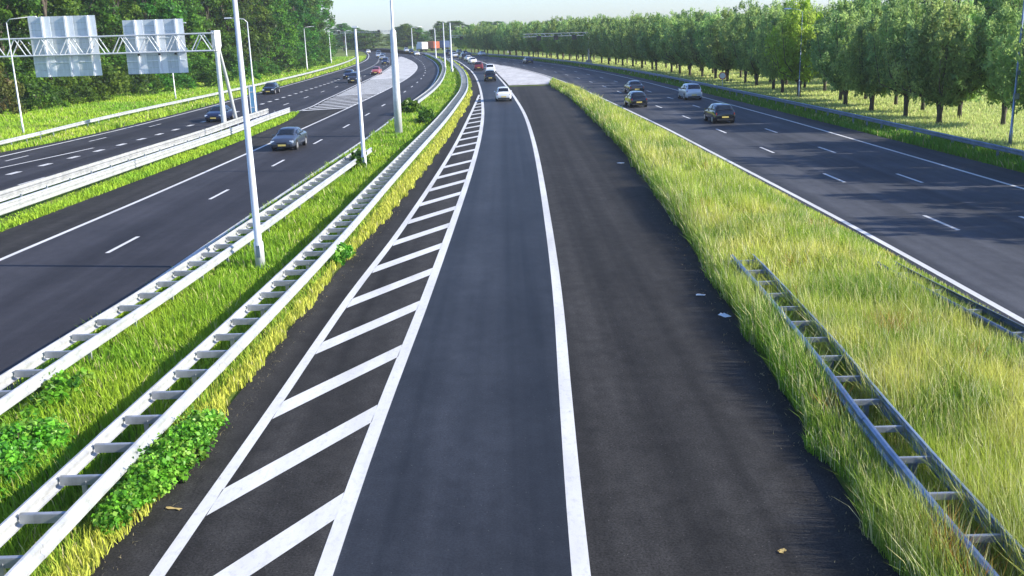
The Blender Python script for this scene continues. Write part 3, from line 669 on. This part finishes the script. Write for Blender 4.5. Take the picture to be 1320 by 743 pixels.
# blue marker board at the gore nose
b = tag(empty('marker_board', (-25.25, 99.3, 0), .35), 'narrow blue-grey marker board on two posts at the end of the broad guardrail', 'sign')
MB().cyl((-.28, 0, -.1), (-.28, 0, 3.1), .045, 10).build('post', M_POLE, b); MB().cyl((.28, 0, -.1), (.28, 0, 3.1), .045, 10).build('post', M_POLE, b)
MB().box((0, .07, 1.75), (.75, .03, 2.6)).build('panel', M_BLUE, b); MB().box((0, .03, 1.0), (.7, .03, .06)).box((0, .03, 2.5), (.7, .03, .06)).build('bracket', M_GALV, b)
# round speed sign on right verge
s = tag(empty('round_sign', (26.9, 124, 0)), 'small round white sign with red ring on a post by the willow meadow', 'sign')
MB().cyl((0, 0, -.1), (0, 0, 1.7), .04, 10).build('post', M_POLE, s)
MB().cyl((0, -.05, 1.45), (0, -.03, 1.45), .46, 28).build('rim', M_RED, s); MB().cyl((0, -.058, 1.45), (0, -.045, 1.45), .36, 28).build('face', M_WHITE, s)

# ------------------------------------------------------------------ gantries
def truss(mb_ch, mb_di, x0, x1, y0, z0, z1, dep, n, rc_=.075, rd_=.05):
    for yy in (y0 - dep / 2, y0 + dep / 2):
        for z in (z0, z1): mb_ch.cyl((x0, yy, z), (x1, yy, z), rc_, 8)
        for i in range(n):
            a = x0 + (x1 - x0) * (i + .13) / n; b_ = x0 + (x1 - x0) * (i + .5) / n; c = x0 + (x1 - x0) * (i + .87) / n
            mb_di.cyl((a, yy, z0), (b_, yy, z1), rd_, 6).cyl((b_, yy, z1), (c, yy, z0), rd_, 6)
    for i in range(n + 1):
        a = x0 + (x1 - x0) * i / n
        for z in (z0, z1): mb_di.cyl((a, y0 - dep / 2, z), (a, y0 + dep / 2, z), rd_ * .8, 6)
GX, GY = -25.75, 90.2
ga = tag(empty('sign_gantry', (GX, GY, 0)), 'white lattice gantry spanning the outer left road, carrying two sign boards', 'gantry')
MB().tube([(0, 0, -.2), (.02, 0, 6.6), (.02, 0, 6.7)], [.24, .2, .24], 14).tube([(.02, 0, 6.4), (.02, .15, 7.1), (.02, .15, 8.45)], [.2, .42, .42], 4).build('column', M_POLE, ga)
MB().tube([(.1, 4.0, -.2), (.05, 2.2, 4.0), (.05, .4, 7.2)], [.17, .15, .13], 12).build('strut', M_POLE, ga)
ch, di = MB(), MB(); truss(ch, di, -23.6, -.1, .2, 6.72, 8.22, 1.0, 10)
ch.build('chord', M_POLE, ga); di.build('lattice', M_POLE, ga)
MB().tube([(-23.4, 0, -.2), (-23.4, 0, 8.4)], [.24, .22], 14).build('column', M_POLE, ga)
def sign_back(x, zc, wd, ht, lean, label):
    r_ = tag(empty('sign_board', (x, GY + 1.2, zc)), label, 'sign', 'sign boards on the left gantry'); r_.rotation_euler = (0, lean, 0)
    p = MB(); nb = 9
    for i in range(nb): p.box((0, .05, -ht / 2 + ht * (i + .5) / nb), (wd, .05, ht / nb - .012))
    p.build('panel', M_SIGN, r_)
    for t in (-.29, .06, .40): MB().box((wd * t, -.06, 0), (.16, .12, ht)).box((wd * t + .38, .012, 0), (.62, .018, ht * .996)).build('rib', M_RIB, r_)
    MB().box((0, .0, ht * .16), (wd, .05, .07)).box((0, .0, -ht * .26), (wd, .05, .07)).build('crossbar', M_RIB, r_)
    for t in (-.27, .08, .36): MB().box((wd * t, -.2, -ht * .14), (.18, .2, .16)).build('clamp', M_DARK, r_)
    return r_
sign_back(-39.75, 7.45, 5.95, 5.3, 0, 'larger grey metal sign board seen from behind, left one on the white gantry')
sign_back(-31.65, 7.2, 5.3, 4.75, 0, 'smaller grey metal sign board seen from behind, next to the gantry column')

def far_gantry(x, y, span, h, label, boards, dirn=-1):
    r_ = tag(empty('sign_gantry', (x, y, 0)), label, 'gantry', 'far gantries')
    MB().tube([(0, 0, -.2), (0, 0, h)], [.22, .18], 10).build('column', M_GALV, r_)
    MB().box((0, 0, .35), (1.6, 1.2, .9), taper=.7).build('footing', M_PALE, r_)
    ch, di = MB(), MB(); truss(ch, di, dirn * span, 0, 0, h - .6, h, .6, max(5, int(span / 1.6)), .055, .03); ch.build('chord', M_GALV, r_); di.build('lattice', M_GALV_DULL, r_)
    for t, up in boards: MB().box((dirn * span * t, -.5, h - .95 + up), (1.0, .25, .9)).box((dirn * span * t, -.64, h - .45 + up), (1.1, .25, .08)).build('matrix_board', M_DARK, r_)
    return r_
far_gantry(18.2, 219, 14.2, 6.6, 'nearer far gantry with dark matrix boards, in front of the right willows', [(.22, 0), (.5, 0), (.76, 0)])
far_gantry(1.4, 342, 20, 6.2, 'second far gantry over the right road beyond the queue', [(.25, 0), (.55, 0), (.8, 0)])
far_gantry(-48.0, 430, 26, 8.6, 'farthest left gantry, a pale bar across the outer road bend', [(.2, .8), (.85, .8), (.93, .8)])

# ------------------------------------------------------------------ vehicles
def chaikin(p, k=2):
    for _ in range(k):
        q = [p[0]]
        for a, b in zip(p[:-1], p[1:]): q += [tuple(.75 * x + .25 * y for x, y in zip(a, b)), tuple(.25 * x + .75 * y for x, y in zip(a, b))]
        q.append(p[-1]); p = q
    return p
KINDS = {   # stations (y, halfwidth, underside, belt, roof halfwidth, roof z), rear to front; front is +y
 'hatch': dict(st=[(-2.08, .70, .32, .62, .60, .70), (-2.03, .80, .24, .80, .68, .90), (-1.92, .84, .20, .90, .66, 1.04), (-1.62, .86, .20, .93, .58, 1.40), (-1.1, .87, .20, .93, .58, 1.48), (-.2, .87, .20, .91, .58, 1.50), (.42, .87, .20, .90, .57, 1.42), (1.12, .86, .20, .88, .66, 1.00), (1.3, .86, .20, .84, .68, .95), (1.85, .82, .22, .70, .66, .80), (2.04, .74, .26, .58, .60, .64), (2.08, .66, .32, .48, .54, .52)],
      rear=(-1.90, -1.58), ws=(.46, 1.08), side=(-1.55, .72), pil=(-.75, .05), wheels=(-1.28, 1.30), tail=(.86, -2.0), head=(.66, 1.93)),
 'saloon': dict(st=[(-2.28, .70, .34, .62, .58, .68), (-2.24, .82, .26, .78, .66, .86), (-2.1, .86, .20, .86, .70, .97), (-1.62, .88, .20, .90, .70, 1.01), (-1.4, .88, .20, .91, .68, 1.06), (-.95, .89, .20, .92, .57, 1.36), (-.2, .89, .20, .91, .57, 1.43), (.35, .89, .20, .90, .57, 1.38), (1.1, .88, .20, .88, .66, .98), (1.3, .88, .20, .86, .70, .94), (2.0, .85, .22, .72, .68, .80), (2.24, .76, .26, .60, .62, .66), (2.28, .68, .32, .50, .56, .54)],
      rear=(-1.36, -.98), ws=(.40, 1.05), side=(-1.15, .70), pil=(-.30, .05), wheels=(-1.36, 1.38), tail=(.80, -2.2), head=(.66, 2.12)),
 'estate': dict(st=[(-2.18, .72, .34, .62, .62, .70), (-2.14, .84, .26, .82, .72, .92), (-2.06, .88, .20, .95, .70, 1.10), (-1.86, .89, .20, .99, .64, 1.54), (-1.2, .90, .20, .98, .63, 1.63), (-.2, .90, .20, .96, .62, 1.65), (.5, .90, .20, .95, .60, 1.55), (1.3, .89, .20, .94, .68, 1.08), (1.45, .88, .20, .90, .70, 1.02), (1.95, .84, .22, .76, .68, .86), (2.14, .76, .26, .62, .62, .68), (2.18, .68, .32, .52, .56, .56)],
      rear=(-2.04, -1.84), ws=(.54, 1.24), side=(-1.78, .90), pil=(-.85, .05), wheels=(-1.36, 1.38), tail=(1.0, -2.1), head=(.72, 2.02)),
}
PAINTS = {}
def carpaint(name, col, metal=.3, rough=.28):
    if name not in PAINTS: PAINTS[name] = mat(name, col, rough, metal, .5, .6)
    return PAINTS[name]
def make_car(kind, paint_m):
    K = KINDS[kind]; st = np.array(K['st']); ys0 = st[:, 0]
    yy = np.unique(np.concatenate([np.linspace(ys0[0], ys0[-1], 34), ys0]))
    f = [S(list(zip(ys0, st[:, k]))) for k in range(6)]
    def lin(k, y): return float(np.interp(y, ys0, st[:, k])) * .6 + float(f[k](y)) * .4
    def P(y): w_, zb, be, wt, tp = (lin(k, y) for k in range(1, 6)); return w_, zb, be, wt, tp
    root = empty('car'); body = MB(); ring = None; vs = []
    for y in yy:
        w_, zb, be, wt, tp = P(y); ed = max(.02, min(.06, (tp - be) * .3))
        half = chaikin([(0, zb), (w_ * .86, zb), (w_, zb + .14), (w_ * 1.01, (zb + be) / 2 + .06), (w_ * .97, be), (wt + .02, tp - ed), (wt - .10, tp), (0, tp + .025)], 2)
        sec = half + [(-a, b_) for a, b_ in half[-2:0:-1]]; ring = len(sec); vs += [(a, y, b_) for a, b_ in sec]
    fs = []
    for i in range(len(yy) - 1):
        for k in range(ring): k2 = (k + 1) % ring; fs.append((i * ring + k, (i + 1) * ring + k, (i + 1) * ring + k2, i * ring + k2))
    fs += [tuple(range(ring)), tuple(range((len(yy) - 1) * ring, len(yy) * ring))[::-1]]
    body.add(vs, fs); bo = body.build('body', paint_m, root, True); bo.data.materials[0] = paint_m
    def panel(name, pts_fn, nu, nv, m):
        mb = MB(); g = [[pts_fn(u / nu, v / nv) for v in range(nv + 1)] for u in range(nu + 1)]
        for th in (0, 1):
            mb.v += [tuple(Vector(p) - Vector(n) * .03 * th) for r_ in g for p, n in r_]
        W_ = nv + 1; T = (nu + 1) * W_
        for u in range(nu):
            for v in range(nv): a = u * W_ + v; mb.f += [(a, a + 1, a + W_ + 1, a + W_)]
        edge = [u * W_ for u in range(nu + 1)] + [nu * W_ + v for v in range(1, W_)] + [u * W_ + nv for u in range(nu - 1, -1, -1)] + [v for v in range(nv - 1, 0, -1)]
        for a, b_ in zip(edge, edge[1:] + edge[:1]): mb.f.append((a, b_, b_ + T, a + T))
        return mb.build(name, m, root, True)
    def topfn(y0, y1, sgn):
        def fn(u, v):
            y = y0 + (y1 - y0) * u; w_, zb, be, wt, tp = P(y); x = (2 * v - 1) * (wt - .05); dz = .025 * (1 - abs(2 * v - 1))
            e = .01; sl = (P(y + e)[4] - P(y - e)[4]) / (2 * e); n = Vector((0, -sl, 1)).normalized()
            return Vector((x, y, tp + dz - .012)) + n * .028, n
        return fn
    panel('windscreen', topfn(K['ws'][0], K['ws'][1], 1), 5, 8, M_GLASS); panel('rear_window', topfn(K['rear'][0], K['rear'][1], -1), 4, 8, M_GLASS)
    s0, s1 = K['side']; p0, p1 = K['pil']
    for sg in (-1, 1):
        for a, b_ in ((s0, p0 - .05), (p0 + .05, s1)):
            def fn(u, v, a=a, b_=b_, sg=sg):
                y = a + (b_ - a) * u; w_, zb, be, wt, tp = P(y); t = .16 + .68 * v
                x = w_ * .97 + (wt + .02 - w_ * .97) * t; z = be + (tp - .05 - be) * t
                if tp - be < .16: z = be + .02
                n = Vector((sg * 1, 0, .5)).normalized(); return Vector((sg * x, y, z)) + n * .012, n
            panel('side_window', fn, 6, 3, M_GLASS)
        mr = MB().box((sg * (P(s1)[0] + .07), s1 - .05, P(s1)[2] + .07), (.17, .1, .12), taper=.85); mr.build('mirror', paint_m, root)
        z, y = K['tail']; w_ = P(y)[0]
        MB().box((sg * (w_ - .10), y - .03, z - .08), (.08, .08, .15), taper=.9).build('tail_lamp', M_TAIL, root)
        z, y = K['head']; w_ = P(y)[0]
        MB().box((sg * (w_ - .16), y + .02, z - .02), (.28, .22, .13), taper=.85).build('headlamp', M_HEAD, root)
        for yw in K['wheels']:
            w_ = P(yw)[0]
            t = MB().cyl((sg * (w_ - .20), yw, .315), (sg * (w_ + .012), yw, .315), .315, 22); tr = t.build('wheel', M_TYRE, root)
            MB().cyl((sg * (w_ - .05), yw, .315), (sg * (w_ + .022), yw, .315), .205, 16).build('rim', M_RIM, tr)
            MB().cyl((sg * (w_ - .22), yw, .34), (sg * (w_ + .006), yw, .34), .375, 22).build('wheel_arch', M_DARK, root)
    yr, yf = ys0[0], ys0[-1]
    MB().box((0, yr - .005, .52), (.54, .03, .12)).build('number_plate', M_PLATE, root); MB().box((0, yf + .005, .40), (.54, .03, .12)).build('number_plate', M_PLATE, root)
    MB().box((0, yf - .06, .36), (1.2, .14, .16)).box((0, yf - .03, .55), (.7, .1, .09)).build('grille', M_DARK, root)
    MB().box((0, yr + .08, .33), (1.3, .18, .14)).build('bumper', M_DARK, root)
    return root
PROTO = {}
def car(kind, x, y, heading, paint_m, label, group):
    if kind not in PROTO: PROTO[kind] = make_car(kind, paint_m); o = PROTO[kind]
    else: o = copy_tree(PROTO[kind])
    for c in o.children:
        if c.name.split('.')[0] in ('body', 'mirror'):
            c.material_slots[0].link = 'OBJECT'; c.material_slots[0].material = paint_m
    o.location = (x, y, .012); o.rotation_euler = (0, 0, heading); return tag(o, label, 'car', group)
def hd(f, y, sgn=1):
    dx = float(f(y + 1) - f(y - 1)) / 2; return -math.atan(dx) + (math.pi if sgn < 0 else 0)
SILV = carpaint('silver paint', (.42, .44, .46), .5); WHT = carpaint('white paint', (.78, .79, .80), 0); BLK = carpaint('black paint', (.005, .007, .013), 0, .12)
NAVY = carpaint('navy paint', (.015, .025, .07), .2); GREY = carpaint('graphite paint', (.035, .04, .05), .3, .2); RED = carpaint('maroon paint', (.20, .02, .03), .2)
PINK = carpaint('faded red paint', (.45, .10, .09), .2); PALE = carpaint('pale silver paint', (.60, .64, .68), .3)
STEEL = carpaint('steel grey paint', (.06, .078, .115), .4)
LC, LR = 'cars on the left roads', 'cars on the right roads'
car('saloon', -15.75, 71.2, hd(B_L, 71, -1), STEEL, 'dark blue-grey saloon car driving towards the camera on the two lane left road', LC)
car('saloon', -28.0, 97.0, hd(A_L, 97, -1), NAVY, 'dark blue oncoming car just left of the white gantry column', LC)
car('hatch', -33.0, 140.3, hd(A_L, 140, -1), BLK, 'black oncoming car near the left bank, right of the blue marker board', LC)
car('estate', -25.0, 165.5, hd(A_L, 165, -1), GREY, 'dark oncoming car partly behind the thin middle lamp post', LC)
car('hatch', -28.4, 182, hd(A_L, 182, -1), NAVY, 'dark oncoming car just left of the faded red car', LC)
car('saloon', -25.2, 196, hd(A_L, 196, -1), PINK, 'faded red oncoming car beside the pale chevron area', LC)
for x, y, k, p, l in [(-30.6, 257, 'estate', NAVY, 'dark blue far oncoming car left of the thick mast'), (-36.6, 300, 'hatch', SILV, 'silver far oncoming car behind the dark blue one'), (-41.4, 330, 'saloon', PALE, 'pale far car in the left lane of the outer bend'),
                      (-46, 367, 'estate', GREY, 'grey far car deep in the outer left bend'), (-54.5, 402, 'hatch', WHT, 'white tiny car at the vanishing end of the outer left road'), (-38.5, 318, 'hatch', GREY, 'small grey far car between the silver and the pale one')]:
    car(k, x, y, hd(A_L, y, -1), p, l, LC)
for x, y, k, p, l in [(-29.6, 338, 'hatch', WHT, 'white far car entering the inner left bend'), (-34.5, 372, 'estate', GREY, 'grey far car behind the white one in the inner left bend'), (-39.6, 405, 'estate', PALE, 'pale far car farthest back in the inner left bend')]:
    car(k, x, y, hd(B_L, y, -1), p, l, LC)
car('hatch', -.35, 113.2, hd(C_R, 113), WHT, 'small white hatchback seen from behind on the centre road', LR)
car('estate', -2.5, 158, hd(C_R, 158), BLK, 'dark people carrier ahead of the white hatchback on the centre road', LR)
car('estate', -2.9, 186, hd(C_R, 186), WHT, 'white van-like car directly ahead of the dark people carrier', LR)
car('estate', -5.4, 202, hd(C_R, 202), RED, 'maroon car ahead on the centre road bend', LR)
car('hatch', 17.35, 81, hd(D_L, 81), BLK, 'black hatchback with yellow plate, nearest car on the right road', LR)
car('estate', 19.7, 107, hd(D_L, 107), PALE, 'pale silver people carrier in the lane nearest the willows', LR)
car('hatch', 12.9, 99.3, hd(D_L, 99), BLK, 'black small car beside the grassy median on the right road', LR)
car('saloon', 15.3, 119.5, hd(D_L, 119), GREY, 'grey saloon just ahead of the black small car on the right road', LR)
car('saloon', 5.2, 232, hd(D_L, 232), NAVY, 'dark car far ahead on the right road, alone before the gantry', LR)
for x, y, k, p, l in [(-7.9, 240, 'hatch', WHT, 'white car at the tail of the far queue'), (-9.6, 262, 'saloon', WHT, 'second white car in the far queue'), (-11.6, 279, 'estate', BLK, 'black car in the far queue between white ones'), (-15.2, 300, 'hatch', PALE, 'pale car leading the inner lane of the far queue'), (-11.2, 302, 'saloon', NAVY, 'navy car in the middle of the far queue'),
                      (-7.2, 310, 'saloon', WHT, 'white car at the right side of the far queue'), (-16.8, 322, 'estate', GREY, 'grey car near the head of the far queue'), (-13.0, 325, 'saloon', BLK, 'black car near the head of the far queue'), (-19.5, 342, 'estate', NAVY, 'dark blue car at the head of the far queue'), (-15.8, 345, 'hatch', SILV, 'silver car at the head of the far queue')]:
    car(k, x, y, hd(D_L, y), p, l, LR)
M_BOX = mat('white box body', (.78, .78, .74), .5); M_ORANGE = mat('orange tarpaulin', (.50, .13, .05), .6); M_TRK = mat('blue tarpaulin', (.06, .10, .22), .5)
def lorry(x, y, h_, L, m, label):
    r_ = tag(empty('lorry', (x, y, 0), h_), label, 'lorry', 'far lorries')
    MB().box((0, -L / 2 + L * .4, 2.35), (2.5, L * .8, 2.7)).build('cargo_box', m, r_); MB().box((0, 0, .85), (1.0, L * .95, .25)).box((0, -L / 2 + .1, .7), (2.3, .12, .3)).build('chassis', M_DARK, r_)
    c = MB().box((0, L / 2 - .8, 1.75), (2.4, 1.9, 2.1), taper=.92).build('cab', m, r_); MB().box((0, L / 2 + .14, 2.05), (2.0, .06, .8)).build('windscreen', M_GLASS, c)
    for yy in (-L * .32, -L * .18, L * .36):
        for s_ in (-1, 1): MB().cyl((s_ * .85, yy, .48), (s_ * 1.22, yy, .48), .48, 16).build('wheel', M_TYRE, r_)
    return r_
lorry(-33.4, 407, .38, 8, M_BOX, 'white box lorry far away beyond the left bend'); lorry(-30.2, 419, .40, 12, M_ORANGE, 'orange covered lorry far away, right of the white one'); lorry(-26.4, 434, .40, 9, M_TRK, 'blue covered lorry far away, right of the orange one')

# ------------------------------------------------------------------ litter on the shoulder
def litter(x, y, sx, sy, m, label, seed):
    R_ = np.random.default_rng(seed); mb = MB(); n = 5; g_ = []
    for i in range(n):
        for j in range(n): g_.append((sx * (i / (n - 1) - .5) + R_.normal(0, .01), sy * (j / (n - 1) - .5) + R_.normal(0, .01), .006 + abs(R_.normal(0, .12 * min(sx, sy)))))
    lo = [(a * .9, b_ * .9, .0) for a, b_, c in g_]; mb.v = g_ + lo; T = n * n
    for i in range(n - 1):
        for j in range(n - 1): a = i * n + j; mb.f += [(a, a + n, a + n + 1, a + 1), (a + T, a + 1 + T, a + n + 1 + T, a + n + T)]
    e = list(range(0, T, n)); e += list(range(T - n + 1, T)); e += list(range(T - n - 1, 0, -n)); e += list(range(n - 2, 0, -1))
    for a, b_ in zip(e, e[1:] + e[:1]): mb.f.append((a, b_, b_ + T, a + T))
    o = mb.build('litter', m); o.location = (x, y, .012); o.rotation_euler = (0, 0, R_.uniform(0, 3)); return tag(o, label, 'litter', 'litter on the shoulder')
litter(5.85, 25.9, .34, .22, M_LITTER, 'larger crumpled white litter at the shaded grass edge right of the shoulder', 1)
litter(5.6, 28.1, .26, .12, M_LITTER, 'small white scrap of litter in shadow, above the larger one', 2)
litter(4.0, 13.4, .11, .08, M_TAN, 'tan leaf-like scrap lying on the dark shoulder near the bottom', 3)
litter(6.6, 57.5, .4, .25, M_LITTER, 'tiny white litter beside the grass farther up the shoulder', 4)
litter(-5.95, 15.4, .30, .05, M_TAN, 'thin dry twig on the asphalt beside the leafy bush', 5)

# ------------------------------------------------------------------ thin summer haze
hz_m = bpy.data.materials.new('haze air'); hz_m.use_nodes = True; hn = hz_m.node_tree; hn.nodes.remove(hn.nodes['Principled BSDF'])
pv = hn.nodes.new('ShaderNodeVolumePrincipled'); pv.inputs['Color'].default_value = (.86, .94, 1, 1); pv.inputs['Density'].default_value = .00022; pv.inputs['Anisotropy'].default_value = .2
hn.links.new(pv.outputs[0], hn.nodes['Material Output'].inputs['Volume'])
hb = MB().box((0, 450, 14), (1500, 1300, 32)); ho = hb.build('haze', hz_m); tag(ho, 'thin pale summer haze lying over the far roads and trees', 'haze', kind='stuff')
